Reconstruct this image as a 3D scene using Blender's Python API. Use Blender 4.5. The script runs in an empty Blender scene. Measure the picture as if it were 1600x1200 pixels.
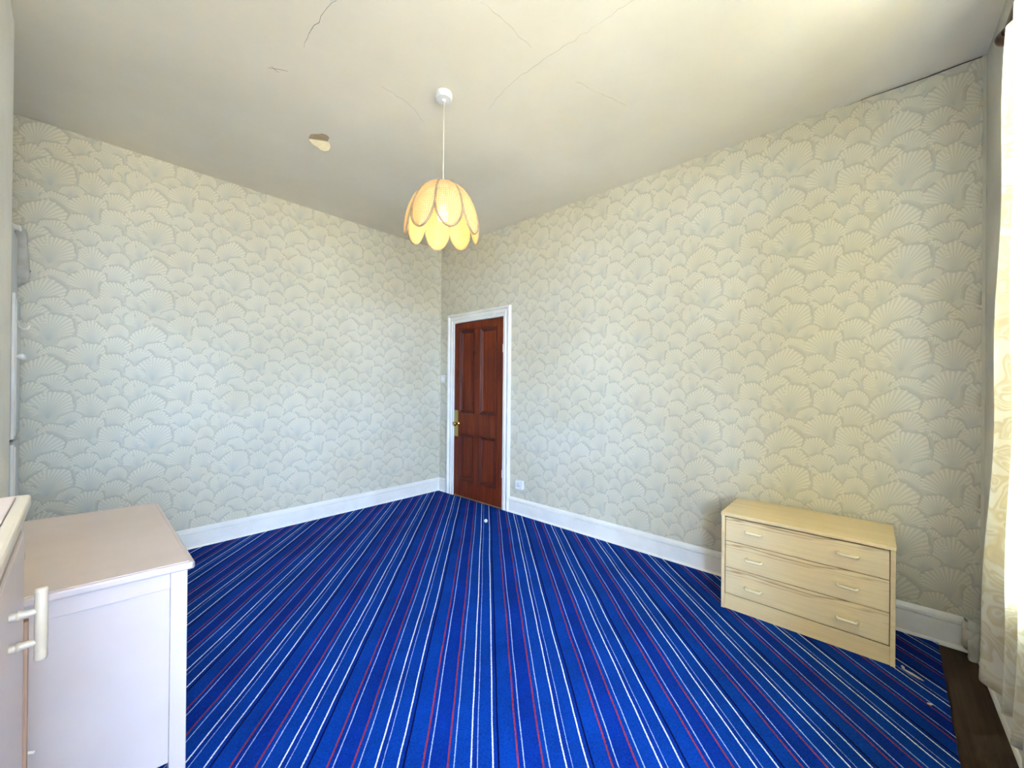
import bpy, bmesh, math, random
import numpy as np
from mathutils import Vector, Matrix

random.seed(7)
sc = bpy.context.scene
C = sc.collection

# ------------------------------------------------------------------ camera
RX, LY, H = 2.981, 3.905, 2.944          # right wall x, left wall y, ceiling height
WY = -0.415                              # window wall y
YAW, PITCH, ROLL = 0.73873, 0.00246, 0.00904
def camera():
    cy, sy, cp, sp = math.cos(YAW), math.sin(YAW), math.cos(PITCH), math.sin(PITCH)
    fwd = Vector((cy*cp, sy*cp, sp)); right = Vector((sy, -cy, 0)); up = right.cross(fwd)
    c, s = math.cos(ROLL), math.sin(ROLL)
    r2 = right*c + up*s; u2 = up*c - right*s
    cd = bpy.data.cameras.new('camera'); cd.sensor_width = 36; cd.lens = 13.8295
    cd.clip_start = 0.02; cd.clip_end = 500
    o = bpy.data.objects.new('camera', cd); C.objects.link(o)
    m = Matrix((r2, u2, -fwd)).transposed().to_4x4(); m.translation = (0, 0, 1.3)
    o.matrix_world = m
    sc.camera = o
camera()

# ------------------------------------------------------------------ sky, exposure
sc.view_settings.view_transform = 'Standard'
sc.view_settings.look = 'None'
sc.view_settings.gamma = 1
sc.view_settings.use_curve_mapping = False
sc.view_settings.exposure = 1.55
w = bpy.data.worlds.new('sky'); sc.world = w; w.use_nodes = True
bg = w.node_tree.nodes['Background']
bg.inputs[0].default_value = (0.45, 0.67, 1.12, 1); bg.inputs[1].default_value = 24.0
sun = bpy.data.lights.new('sun', 'SUN'); sun.energy = 70; sun.angle = math.radians(.53); sun.color = (1, .84, .56)
sun_o = bpy.data.objects.new('sun', sun); C.objects.link(sun_o)
sun_o.rotation_euler = Vector((.25, -.75, -.8)).to_track_quat('-Z', 'Y').to_euler()      # stands behind the house, lights only the ground outside
sc.cycles.max_bounces = 8; sc.cycles.diffuse_bounces = 4
sc.cycles.use_adaptive_sampling = True; sc.cycles.adaptive_threshold = .04; sc.cycles.adaptive_min_samples = 20
sc.cycles.transparent_max_bounces = 16
sc.cycles.use_denoising = True; sc.cycles.denoising_prefilter = 'NONE'
sc.cycles.sample_clamp_indirect = 8.0

OX0, OX1, OZ = -0.55, 0.85, 2.47         # opening from the room into the unseen bay behind the camera, placed to steer daylight
BX0, BX1, BY = -2.05, 0.95, -1.35        # unseen bay, its extent shaped for the light
WX0, WX1, WZ0, WZ1 = -1.90, 0.35, 0.60, 2.40   # bay window, position and size set for the light it throws
VX0, VX1, VZ0, VZ1 = 1.65, 2.12, 0.60, 2.80    # window behind the curtain
def portal(loc, rot, sx, sy):            # tells the renderer where daylight enters; gives no light of its own
    l = bpy.data.lights.new('window_portal', 'AREA'); l.shape = 'RECTANGLE'; l.size = sx; l.size_y = sy
    l.cycles.is_portal = True
    o = bpy.data.objects.new('window_portal', l); C.objects.link(o)
    o.location = loc; o.rotation_euler = rot
portal(((WX0+WX1)/2, BY-.01, (WZ0+WZ1)/2), (math.pi/2, 0, 0), WX1-WX0, WZ1-WZ0)
portal(((VX0+VX1)/2, WY-.13, (VZ0+VZ1)/2), (math.pi/2, 0, 0), VX1-VX0, VZ1-VZ0)

# ------------------------------------------------------------------ helpers
def new_bm(): return bmesh.new()
def box(bm, lo, hi, bev=0.0, seg=2):
    lo, hi = Vector(lo), Vector(hi)
    r = bmesh.ops.create_cube(bm, size=1.0)
    vs = r['verts']
    for v in vs: v.co = Vector(((lo[i]+hi[i])/2 + v.co[i]*(hi[i]-lo[i]) for i in range(3)))
    if bev:
        es = list({e for v in vs for e in v.link_edges})
        bmesh.ops.bevel(bm, geom=es, offset=bev, segments=seg, affect='EDGES', profile=0.5)
    return bm
def cyl(bm, a, b, r0, r1=None, n=16, caps=True):
    a, b = Vector(a), Vector(b); r1 = r0 if r1 is None else r1
    d = b-a
    m = Matrix.Translation((a+b)/2) @ d.to_track_quat('Z', 'Y').to_matrix().to_4x4()
    bmesh.ops.create_cone(bm, cap_ends=caps, segments=n, radius1=r0, radius2=r1, depth=d.length, matrix=m)
    return bm
def lathe(bm, prof, origin, axis='Z', n=24):
    o = Vector(origin); rings = []
    ax = {'Z': (Vector((1,0,0)), Vector((0,1,0)), Vector((0,0,1))), 'X': (Vector((0,1,0)), Vector((0,0,1)), Vector((1,0,0)))}[axis]
    for r, h in prof:
        rings.append([bm.verts.new(o + ax[2]*h + (ax[0]*math.cos(t)+ax[1]*math.sin(t))*max(r, 1e-5)) for t in (2*math.pi*k/n for k in range(n))])
    for a, b in zip(rings, rings[1:]):
        for k in range(n): bm.faces.new((a[k], a[(k+1)%n], b[(k+1)%n], b[k]))
    for ring in (rings[0], rings[-1]):
        try: bm.faces.new(ring)
        except ValueError: pass
    bmesh.ops.recalc_face_normals(bm, faces=bm.faces)
    return bm
def tube(bm, pts, r, n=8, closed=False):
    pts = [Vector(q) for q in pts]; rings = []; N = len(pts); prev = None
    for i, q in enumerate(pts):
        if closed: t = pts[(i+1)%N]-pts[i-1]
        else: t = pts[min(i+1, N-1)]-pts[max(i-1, 0)]
        t.normalize()
        if prev is None:
            a = Vector((0,0,1)) if abs(t.z) < .9 else Vector((1,0,0)); u = t.cross(a).normalized()
        else:
            u = (prev - t*prev.dot(t)).normalized()
        prev = u; v = t.cross(u)
        rr = r[i] if isinstance(r, (list, tuple)) else r
        rings.append([bm.verts.new(q + (u*math.cos(k*2*math.pi/n)+v*math.sin(k*2*math.pi/n))*rr) for k in range(n)])
    idx = range(N if closed else N-1)
    for i in idx:
        a, b = rings[i], rings[(i+1)%N]
        for k in range(n): bm.faces.new((a[k], a[(k+1)%n], b[(k+1)%n], b[k]))
    if not closed:
        bm.faces.new(rings[0]); bm.faces.new(rings[-1])
    bmesh.ops.recalc_face_normals(bm, faces=bm.faces)
    return bm
def poly_extrude(bm, pts, d):
    """closed polygon pts (3D), extruded by vector d"""
    d = Vector(d); a = [bm.verts.new(q) for q in pts]; b = [bm.verts.new(Vector(q)+d) for q in pts]; n = len(pts)
    bm.faces.new(a); bm.faces.new(list(reversed(b)))
    for k in range(n): bm.faces.new((a[k], b[k], b[(k+1)%n], a[(k+1)%n]))
    bmesh.ops.recalc_face_normals(bm, faces=bm.faces)
    return bm
def obj(name, bm, mat, parent=None, smooth=False, label=None):
    me = bpy.data.meshes.new(name)
    if parent is not None:
        inv = Vector((0, 0, 0)); q = parent
        while q is not None: inv = inv - q.location; q = q.parent
        bmesh.ops.translate(bm, verts=bm.verts, vec=inv)
    bm.to_mesh(me); bm.free()
    o = bpy.data.objects.new(name, me); C.objects.link(o)
    if mat: me.materials.append(mat)
    if parent is not None: o.parent = parent
    if smooth:
        for p in me.polygons: p.use_smooth = True
    if label: o['label'] = label
    return o
def smooth_by_angle(o, ang=35):
    me = o.data
    for p in me.polygons: p.use_smooth = True
    bm = bmesh.new(); bm.from_mesh(me)
    for e in bm.edges:
        e.smooth = len(e.link_faces) == 2 and e.calc_face_angle(0) < math.radians(ang)
    bm.to_mesh(me); bm.free()
def thing(name, loc, label, cat, group=None, kind=None):
    o = bpy.data.objects.new(name, None); C.objects.link(o); o.location = loc
    o.empty_display_size = .1
    tag(o, label, cat, group, kind); return o
def tag(o, label=None, cat=None, group=None, kind=None):
    if label: o['label'] = label
    if cat: o['category'] = cat
    if group: o['group'] = group
    if kind: o['kind'] = kind
    return o

# ------------------------------------------------------------------ materials
def srgb(r, g, b):
    f = lambda c: c/12.92 if c <= .04045 else ((c+.055)/1.055)**2.4
    return (f(r/255), f(g/255), f(b/255), 1)
class NT:
    def __init__(s, name):
        s.m = bpy.data.materials.new(name); s.m.use_nodes = True; s.t = s.m.node_tree
        s.b = s.t.nodes['Principled BSDF']; s.out = s.t.nodes['Material Output']
    def n(s, kind, **kw):
        x = s.t.nodes.new(kind)
        for k, v in kw.items():
            if k.startswith('i_'): x.inputs[int(k[2:]) if k[2:].isdigit() else k[2:]].default_value = v
            else: setattr(x, k, v)
        return x
    def l(s, a, b): s.t.links.new(a, b)
    def math(s, op, a, b=None, clamp=False):
        x = s.n('ShaderNodeMath', operation=op, use_clamp=clamp)
        for i, v in enumerate((a, b)):
            if v is None: continue
            if isinstance(v, (int, float)): x.inputs[i].default_value = v
            else: s.l(v, x.inputs[i])
        return x.outputs[0]
    def ramp(s, fac, stops, interp='LINEAR'):
        r = s.n('ShaderNodeValToRGB'); e = r.color_ramp.elements; r.color_ramp.interpolation = interp
        while len(e) < len(stops): e.new(0.5)
        for x, (p, c) in zip(e, stops): x.position = p; x.color = c
        if fac is not None: s.l(fac, r.inputs[0])
        return r.outputs[0]
    def coords(s, scale=(1,1,1), rot=(0,0,0), which='Object'):
        tc = s.n('ShaderNodeTexCoord'); mp = s.n('ShaderNodeMapping')
        mp.inputs['Scale'].default_value = scale; mp.inputs['Rotation'].default_value = rot
        s.l(tc.outputs[which], mp.inputs[0]); return mp.outputs[0]
    def noise(s, vec, scale, detail=3, rough=.55):
        x = s.n('ShaderNodeTexNoise'); x.inputs['Scale'].default_value = scale; x.inputs['Detail'].default_value = detail
        x.inputs['Roughness'].default_value = rough
        if vec is not None: s.l(vec, x.inputs['Vector'])
        return x.outputs[0]
    def bump(s, h, strength=.2, dist=.002):
        x = s.n('ShaderNodeBump'); x.inputs['Strength'].default_value = strength; x.inputs['Distance'].default_value = dist
        s.l(h, x.inputs['Height']); s.l(x.outputs[0], s.b.inputs['Normal']); return x
def paint(name, c1, c2=None, rough=.5, scale=3, bump=.08, bscale=120, bdist=.001, spec=.4):
    m = NT(name); v = m.coords()
    c2 = c2 or tuple(x*.88 for x in c1[:3])+(1,)
    f = m.noise(v, scale, 5, .6)
    m.l(m.ramp(f, [(.36, c2), (.62, c1)]), m.b.inputs['Base Color'])
    m.b.inputs['Roughness'].default_value = rough
    m.b.inputs['Specular IOR Level'].default_value = spec
    if bump: m.bump(m.noise(v, bscale, 3), bump, bdist)
    return m.m
def wood(name, light, dark, axis=1, scale=1.0, rough=.4, streak=(.45, .62), bump=.05, spec=.4):
    m = NT(name)
    s = [9*scale]*3; s[axis] = .55*scale
    v = m.coords(tuple(s))
    a = m.noise(v, 3.2, 6, .6)
    s2 = [60*scale]*3; s2[axis] = 1.6*scale
    b = m.noise(m.coords(tuple(s2)), 3, 3, .6)
    f = m.math('ADD', m.math('MULTIPLY', a, .7), m.math('MULTIPLY', b, .3))
    m.l(m.ramp(f, [(streak[0], dark), (streak[1], light)]), m.b.inputs['Base Color'])
    m.b.inputs['Roughness'].default_value = rough
    m.b.inputs['Specular IOR Level'].default_value = spec
    if bump: m.bump(b, bump, .001)
    return m.m
def metal(name, col, rough=.3):
    m = NT(name); m.b.inputs['Base Color'].default_value = col; m.b.inputs['Metallic'].default_value = 1
    f = m.noise(m.coords(), 40, 3); r = m.n('ShaderNodeMapRange'); m.l(f, r.inputs[0])
    r.inputs[3].default_value = rough*.7; r.inputs[4].default_value = rough*1.4
    m.l(r.outputs[0], m.b.inputs['Roughness']); return m.m
M = {}
M['ceil'] = paint('ceiling_paint', srgb(238, 230, 208), srgb(232, 223, 200), .8, 1.3, .12, 60, .002, .2)
M['plaster'] = paint('plain_plaster', srgb(212, 207, 192), srgb(196, 191, 176), .85, 2.2, .2, 45, .003, .2)
M['ground_paper'] = paint('wallpaper_ground', srgb(209, 203, 180), srgb(202, 196, 173), .7, 5, .05, 200, .0005, .2)
M['lime'] = paint('bare_plaster', srgb(200, 196, 182), srgb(176, 168, 150), .9, 9, .5, 40, .006, .1)
M['chim'] = paint('pale_chimney_plaster', srgb(246, 241, 226), srgb(238, 232, 215), .7, 3, .15, 60, .002, .25)
M['white'] = paint('white_gloss_paint', srgb(242, 238, 226), srgb(232, 227, 214), .32, 4, .05, 90, .001, .5)
M['white_p'] = paint('white_plastic', srgb(236, 236, 232), srgb(228, 228, 222), .35, 10, 0)
M['slot'] = paint('dark_slot', srgb(40, 38, 36), None, .6, 10, 0)
M['crack'] = paint('crack_shadow', srgb(160, 150, 126), srgb(140, 130, 108), .9, 30, 0)
M['crack_faint'] = paint('hairline_crack', srgb(206, 196, 172), srgb(196, 186, 162), .9, 30, 0)
M['crack_dark'] = paint('deep_crack', srgb(66, 54, 36), None, .9, 30, 0)
M['flake'] = paint('old_paint_layer', srgb(236, 222, 184), srgb(228, 212, 170), .8, 30, .1)
M['patch'] = paint('old_distemper', srgb(190, 170, 132), srgb(176, 154, 116), .85, 30, .1)
M['door'] = wood('stained_door_wood', srgb(132, 54, 24), srgb(90, 32, 12), 2, 1.0, .46, (.38, .66), .06, .22)
M['door_m'] = wood('stained_moulding_wood', srgb(104, 42, 20), srgb(70, 24, 10), 2, 1.4, .36, (.38, .66), .06, .3)
M['brass'] = metal('aged_brass', srgb(196, 176, 112), .35)
M['brass_d'] = metal('bright_brass', srgb(210, 170, 96), .16)
M['pink'] = paint('pinkish_cream_paint', srgb(202, 185, 172), srgb(196, 177, 163), .38, 2.5, .04, 140, .0008, .45)
M['pink_top'] = paint('light_tinted_top_paint', srgb(214, 194, 178), srgb(206, 185, 168), .42, 2.5, .05, 220, .0008, .4)  # tan cast of the lighting put into the colour of both tops
M['cream'] = paint('cream_gloss_paint', srgb(210, 194, 166), srgb(202, 184, 156), .3, 4, .04, 120, .0008, .5)
M['handle'] = paint('dimmed_cream_handle_paint', srgb(180, 165, 140), srgb(170, 154, 128), .35, 8, .05)  # cream darkened to counter the strong window light on the handle
M['raw_edge'] = wood('bare_wood_edge', srgb(168, 134, 104), srgb(140, 106, 78), 2, 2, .6)
M['steel'] = metal('catch_steel', srgb(180, 176, 170), .3)
M['cup'] = paint('cupboard_white_paint', srgb(214, 216, 214), srgb(200, 202, 200), .45, 3, .05)
M['floor'] = wood('dark_stained_floor', srgb(84, 66, 48), srgb(58, 44, 32), 0, 1.2, .62, (.35, .7), .1, .25)
M['rod'] = wood('dark_brown_wood', srgb(78, 52, 32), srgb(54, 34, 20), 0, 2, .35)
M['bulb_cap'] = M['white_p']
M['cord'] = paint('white_flex', srgb(222, 214, 190), None, .5, 10, 0)
M['ext'] = paint('outdoor_ground', srgb(178, 168, 148), srgb(158, 152, 130), .9, .3, 0)
M['bay_bounce'] = paint('bay_warm_bounce_plaster', srgb(216, 192, 150), None, .8, 3, .1)  # unseen bay walls tinted so their bounce warms the upper room

def ash_mat():
    m = NT('ash_effect_laminate')
    tc = m.n('ShaderNodeTexCoord'); sp = m.n('ShaderNodeSeparateXYZ'); m.l(tc.outputs['Object'], sp.inputs[0])
    v = m.coords((6, .8, 10))
    warp = m.noise(v, 1.6, 3, .5)
    z = m.math('ADD', m.math('MULTIPLY', sp.outputs[2], 1.0), m.math('MULTIPLY', m.math('SUBTRACT', warp, .5), .16))
    wv = m.math('SINE', m.math('MULTIPLY', z, 360))
    wv = m.math('MULTIPLY', m.math('ADD', wv, 1), .5)
    wv = m.math('POWER', wv, 2.5)
    near = m.n('ShaderNodeMapRange'); m.l(z, near.inputs[0])       # the boards' figured band runs along each front's upper edge
    near.inputs[1].default_value = .018; near.inputs[2].default_value = .055
    fig = m.math('MULTIPLY', wv, near.outputs[0])
    fine = m.noise(m.coords((40, 1.5, 90)), 3, 4, .6)
    base = m.ramp(fine, [(.3, srgb(230, 206, 156)), (.7, srgb(240, 219, 174))])
    mx = m.n('ShaderNodeMix', data_type='RGBA'); m.l(m.math('MULTIPLY', fig, .7), mx.inputs[0]); m.l(base, mx.inputs[6])
    mx.inputs[7].default_value = srgb(160, 116, 66)
    m.l(mx.outputs[2], m.b.inputs['Base Color']); m.b.inputs['Roughness'].default_value = .33
    m.bump(fine, .04, .0006)
    return m.m
M['ash'] = ash_mat()
M['ash_plain'] = wood('ash_effect_board', srgb(240, 218, 170), srgb(226, 200, 150), 1, 1.2, .36, (.32, .66), .03)
M['cream_p'] = paint('cream_plastic', srgb(252, 240, 208), srgb(248, 234, 200), .3, 8, 0)

def carpet_mat():
    m = NT('striped_carpet')
    tc = m.n('ShaderNodeTexCoord'); sp = m.n('ShaderNodeSeparateXYZ'); m.l(tc.outputs['Object'], sp.inputs[0])
    a = math.radians(45.97); P = .322
    u = m.math('ADD', m.math('MULTIPLY', sp.outputs[0], -math.sin(a)), m.math('MULTIPLY', sp.outputs[1], math.cos(a)))
    wob = m.math('MULTIPLY', m.math('SUBTRACT', m.noise(tc.outputs['Object'], 2.2, 2), .5), .012)
    fuzz = m.math('MULTIPLY', m.math('SUBTRACT', m.noise(tc.outputs['Object'], 330, 2), .5), .0055)
    u = m.math('ADD', m.math('ADD', u, wob), fuzz)
    s = m.math('FRACT', m.math('ADD', m.math('DIVIDE', m.math('SUBTRACT', .042, u), P), 20.03))
    o = .03
    blue, blue2, navy = srgb(0, 44, 130), srgb(0, 54, 138), srgb(0, 8, 62)
    wh, wh2, red = srgb(226, 228, 226), srgb(160, 180, 214), srgb(146, 52, 66)
    st = [(0, blue2)]
    def band(c, wd, col, after):
        st.append((c+o-wd/2, col)); st.append((c+o+wd/2, after))
    band(0, .018, wh, blue); band(.066, .011, wh2, blue2); band(.230, .018, wh, blue)
    band(.290, .020, navy, blue2); band(.494, .019, red, blue); band(.556, .011, wh2, blue)
    band(.754, .019, red, blue2); band(.820, .011, wh2, blue2)
    col = m.ramp(s, st, 'CONSTANT')
    pile = m.noise(tc.outputs['Object'], 130, 5, .8)
    wear = m.noise(tc.outputs['Object'], 3.5, 5, .65)
    k = m.math('ADD', m.math('MULTIPLY', pile, 1.9), m.math('MULTIPLY', wear, .9))
    k = m.math('MAXIMUM', m.math('SUBTRACT', k, .50), .25)
    mx = m.n('ShaderNodeVectorMath', operation='SCALE'); m.l(col, mx.inputs[0]); m.l(k, mx.inputs['Scale'])
    m.l(mx.outputs[0], m.b.inputs['Base Color'])
    m.b.inputs['Roughness'].default_value = .95; m.b.inputs['Specular IOR Level'].default_value = .1
    m.bump(pile, .6, .004)
    return m.m
M['carpet'] = carpet_mat()

def paper_mat():
    m = NT('fan_print_wallpaper')
    at = m.n('ShaderNodeAttribute', attribute_name='print')
    v = m.coords()
    st = m.noise(v, 1.6, 4)
    mx = m.n('ShaderNodeMix', data_type='RGBA', blend_type='MULTIPLY'); mx.inputs[0].default_value = 1
    m.l(at.outputs['Color'], mx.inputs[6]); m.l(m.ramp(st, [(.35, (.93, .91, .87, 1)), (.6, (1, 1, 1, 1))]), mx.inputs[7])
    m.l(mx.outputs[2], m.b.inputs['Base Color'])
    m.b.inputs['Roughness'].default_value = .6; m.b.inputs['Specular IOR Level'].default_value = .25
    m.bump(m.noise(v, 300, 2), .08, .0006)
    return m.m
M['paper'] = paper_mat()

def cloth_mat():
    m = NT('cream_jacquard_curtain')
    v = m.coords((1, 1, 1))
    n = m.n('ShaderNodeTexNoise'); n.inputs['Scale'].default_value = 8.5; n.inputs['Detail'].default_value = .6; n.inputs['Distortion'].default_value = 2.2
    m.l(v, n.inputs['Vector'])
    col = m.ramp(n.outputs['Fac'], [(.40, srgb(250, 244, 224)), (.44, srgb(234, 222, 188)), (.50, srgb(240, 230, 200)), (.55, srgb(252, 247, 230)), (.58, srgb(236, 225, 193)), (.70, srgb(248, 241, 218))])
    m.l(col, m.b.inputs['Base Color']); m.b.inputs['Roughness'].default_value = .7
    tr = m.n('ShaderNodeBsdfTranslucent'); m.l(col, tr.inputs[0])
    mx = m.n('ShaderNodeMixShader'); mx.inputs[0].default_value = .6
    m.l(m.b.outputs[0], mx.inputs[1]); m.l(tr.outputs[0], mx.inputs[2]); m.l(mx.outputs[0], m.out.inputs[0])
    m.bump(n.outputs['Fac'], .15, .001)
    return m.m
M['cloth'] = cloth_mat()

def glass_mat():
    m = NT('window_glass')
    tr = m.n('ShaderNodeBsdfTransparent'); gl = m.n('ShaderNodeBsdfGlossy'); gl.inputs['Roughness'].default_value = .02
    mx = m.n('ShaderNodeMixShader'); mx.inputs[0].default_value = .05
    m.l(tr.outputs[0], mx.inputs[1]); m.l(gl.outputs[0], mx.inputs[2]); m.l(mx.outputs[0], m.out.inputs[0]); return m.m
M['glass'] = glass_mat()

def cane_mat():
    m = NT('woven_cane')
    tc = m.n('ShaderNodeTexCoord')
    uv = m.n('ShaderNodeSeparateXYZ'); m.l(tc.outputs['UV'], uv.inputs[0])
    a = m.math('SINE', m.math('MULTIPLY', uv.outputs[0], 2*math.pi*17))
    b = m.math('SINE', m.math('MULTIPLY', uv.outputs[1], 2*math.pi*26))
    wv = m.math('MULTIPLY', a, b)
    hole = m.math('GREATER_THAN', wv, .62)
    col = m.ramp(m.math('ADD', m.math('MULTIPLY', a, .25), .5), [(.25, srgb(196, 154, 104)), (.75, srgb(232, 198, 148))])
    m.l(col, m.b.inputs['Base Color']); m.b.inputs['Roughness'].default_value = .55
    tr = m.n('ShaderNodeBsdfTranslucent'); m.l(col, tr.inputs[0])
    m1 = m.n('ShaderNodeMixShader'); m1.inputs[0].default_value = .24
    m.l(m.b.outputs[0], m1.inputs[1]); m.l(tr.outputs[0], m1.inputs[2])
    tp = m.n('ShaderNodeBsdfTransparent'); m2 = m.n('ShaderNodeMixShader'); m.l(hole, m2.inputs[0])
    m.l(m1.outputs[0], m2.inputs[1]); m.l(tp.outputs[0], m2.inputs[2]); m.l(m2.outputs[0], m.out.inputs[0])
    return m.m
M['cane'] = cane_mat()
M['cane_rim'] = paint('cane_edge_binding', srgb(170, 148, 116), srgb(144, 122, 92), .5, 20, 0)
def emit(name, col, s):
    m = NT(name); e = m.n('ShaderNodeEmission'); e.inputs[0].default_value = col; e.inputs[1].default_value = s
    m.l(e.outputs[0], m.out.inputs[0]); return m.m
M['bulb'] = emit('lit_bulb', (1, .88, .62, 1), 4)

# ------------------------------------------------------------------ room shell
def quad_obj(name, quads, mat, kind='structure', parent=None):
    bm = new_bm()
    for q in quads: bm.faces.new([bm.verts.new(v) for v in q])
    o = obj(name, bm, mat, parent)
    if kind and parent is None: o['kind'] = kind
    return o
CHX, CHY0, CHY1, ALX = -0.215, 1.36, 2.904, -0.62     # chimney breast face, its ends, alcove back
T = .14
bm = new_bm(); box(bm, (ALX-.1, WY-T, -.12), (RX+T, LY+T, 0)); tag(obj('floor', bm, M['floor']), kind='structure')

# ceiling: gently sagging old plaster
def ceiling():
    nx, ny = 60, 84; x0, x1, y0, y1 = ALX-.1, RX+.02, BY-.2, LY+.02
    xs = np.linspace(x0, x1, nx); ys = np.linspace(y0, y1, ny)
    rs = np.random.RandomState(3); ph = rs.rand(10, 2)*6.28; fr = rs.randn(10, 2)*2.4
    bm = new_bm(); g = []
    for x in xs:
        row = []
        for y in ys:
            edge = min(1, (RX-x)/.5, (LY-y)/.5); edge = max(edge, 0)
            z = sum(math.sin(fr[k, 0]*x+ph[k, 0])*math.sin(fr[k, 1]*y+ph[k, 1]) for k in range(10))*.0032*edge
            row.append(bm.verts.new((x, y, H+z)))
        g.append(row)
    for i in range(nx-1):
        for j in range(ny-1): bm.faces.new((g[i][j], g[i][j+1], g[i+1][j+1], g[i+1][j]))
    ret = bmesh.ops.extrude_face_region(bm, geom=list(bm.faces))
    for v in ret['geom']:
        if isinstance(v, bmesh.types.BMVert): v.co.z = H+.16
    bmesh.ops.recalc_face_normals(bm, faces=bm.faces)
    o = obj('ceiling', bm, M['ceil'], smooth=False); smooth_by_angle(o)
    tag(o, kind='structure')
    return o
ceil = ceiling()

bm = new_bm(); box(bm, (ALX-.1, LY, 0), (RX+T, LY+T, H)); wall_left = tag(obj('wall_left', bm, M['ground_paper']), kind='structure')
DY0, DY1, DZ = 2.80, 3.665, 2.045          # rough door opening
bm = new_bm()
box(bm, (RX, WY-T, 0), (RX+T, DY0, H)); box(bm, (RX, DY1, 0), (RX+T, LY, H)); box(bm, (RX, DY0, DZ), (RX+T, DY1, H))
wall_right = tag(obj('wall_right', bm, M['ground_paper']), kind='structure')
bm = new_bm()
box(bm, (VX1, WY-T, 0), (RX, WY, H)); box(bm, (OX1, WY-T, 0), (VX0, WY, H)); box(bm, (BX0-T, WY-T, 0), (OX0, WY, H))
box(bm, (OX0, WY-T, OZ), (OX1, WY, H)); box(bm, (VX0, WY-T, 0), (VX1, WY, VZ0)); box(bm, (VX0, WY-T, VZ1), (VX1, WY, H))
tag(obj('wall_window', bm, M['plaster']), kind='structure')
bm = new_bm()
box(bm, (ALX-T, WY, 0), (ALX, LY, H)); box(bm, (ALX, CHY0, 0), (CHX, CHY1, H), .006)
tag(obj('wall_chimney', bm, M['chim']), kind='structure')
# unseen bay, shaped to send daylight onto the walls
bm = new_bm()
box(bm, (BX0-T, BY-T, -.1), (BX0, WY-T, OZ+.1)); box(bm, (BX1, BY-T, -.1), (BX1+T, WY-T, OZ+.1))
box(bm, (BX0, BY-T, 0), (BX1, BY, WZ0)); box(bm, (BX0, BY-T, WZ1), (BX1, BY, OZ+.1))
box(bm, (BX0, BY-T, WZ0), (WX0, BY, WZ1)); box(bm, (WX1, BY-T, WZ0), (BX1, BY, WZ1))
box(bm, (BX0-T, BY-T, OZ+.1), (BX1+T, WY-T, OZ+.2)); box(bm, (BX0, BY, -.1), (BX1, WY-T-.0005, 0))
tag(obj('wall_bay', bm, M['bay_bounce']), kind='structure')
def sash(name, x0_, x1_, z0_, z1_, y_, n):
    win = thing(name, ((x0_+x1_)/2, y_, z0_), None, None, kind='structure')
    f = .045; zm = (z0_+z1_)/2
    for k in range(n):
        xa = x0_ + (x1_-x0_)*k/n; xb = x0_ + (x1_-x0_)*(k+1)/n
        bm = new_bm()
        box(bm, (xa, y_-.03, z0_), (xa+f, y_+.03, z1_)); box(bm, (xb-f, y_-.03, z0_), (xb, y_+.03, z1_))
        box(bm, (xa, y_-.03, z0_), (xb, y_+.03, z0_+f)); box(bm, (xa, y_-.03, z1_-f), (xb, y_+.03, z1_)); box(bm, (xa, y_-.025, zm-.02), (xb, y_+.025, zm+.02))
        obj('window_frame', bm, M['white'], win)
        for za, zb in ((z0_+f, zm-.02), (zm+.02, z1_-f)):
            bm = new_bm(); box(bm, (xa+f, y_-.002, za), (xb-f, y_+.002, zb)); obj('pane', bm, M['glass'], win)
    bm = new_bm(); box(bm, (x0_, y_+.03, z0_), (x1_, y_+.09, z0_+.025), .006); obj('window_sill', bm, M['white'], win)
sash('window_1', WX0, WX1, WZ0, WZ1, BY-.08, 2)
sash('window_2', VX0, VX1, VZ0, VZ1, WY-.08, 1)
bm = new_bm(); box(bm, (-60, -90, -3.6), (60, BY-1.5, -3.5)); g = obj('ground', bm, M['ext']); tag(g, kind='structure')

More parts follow.
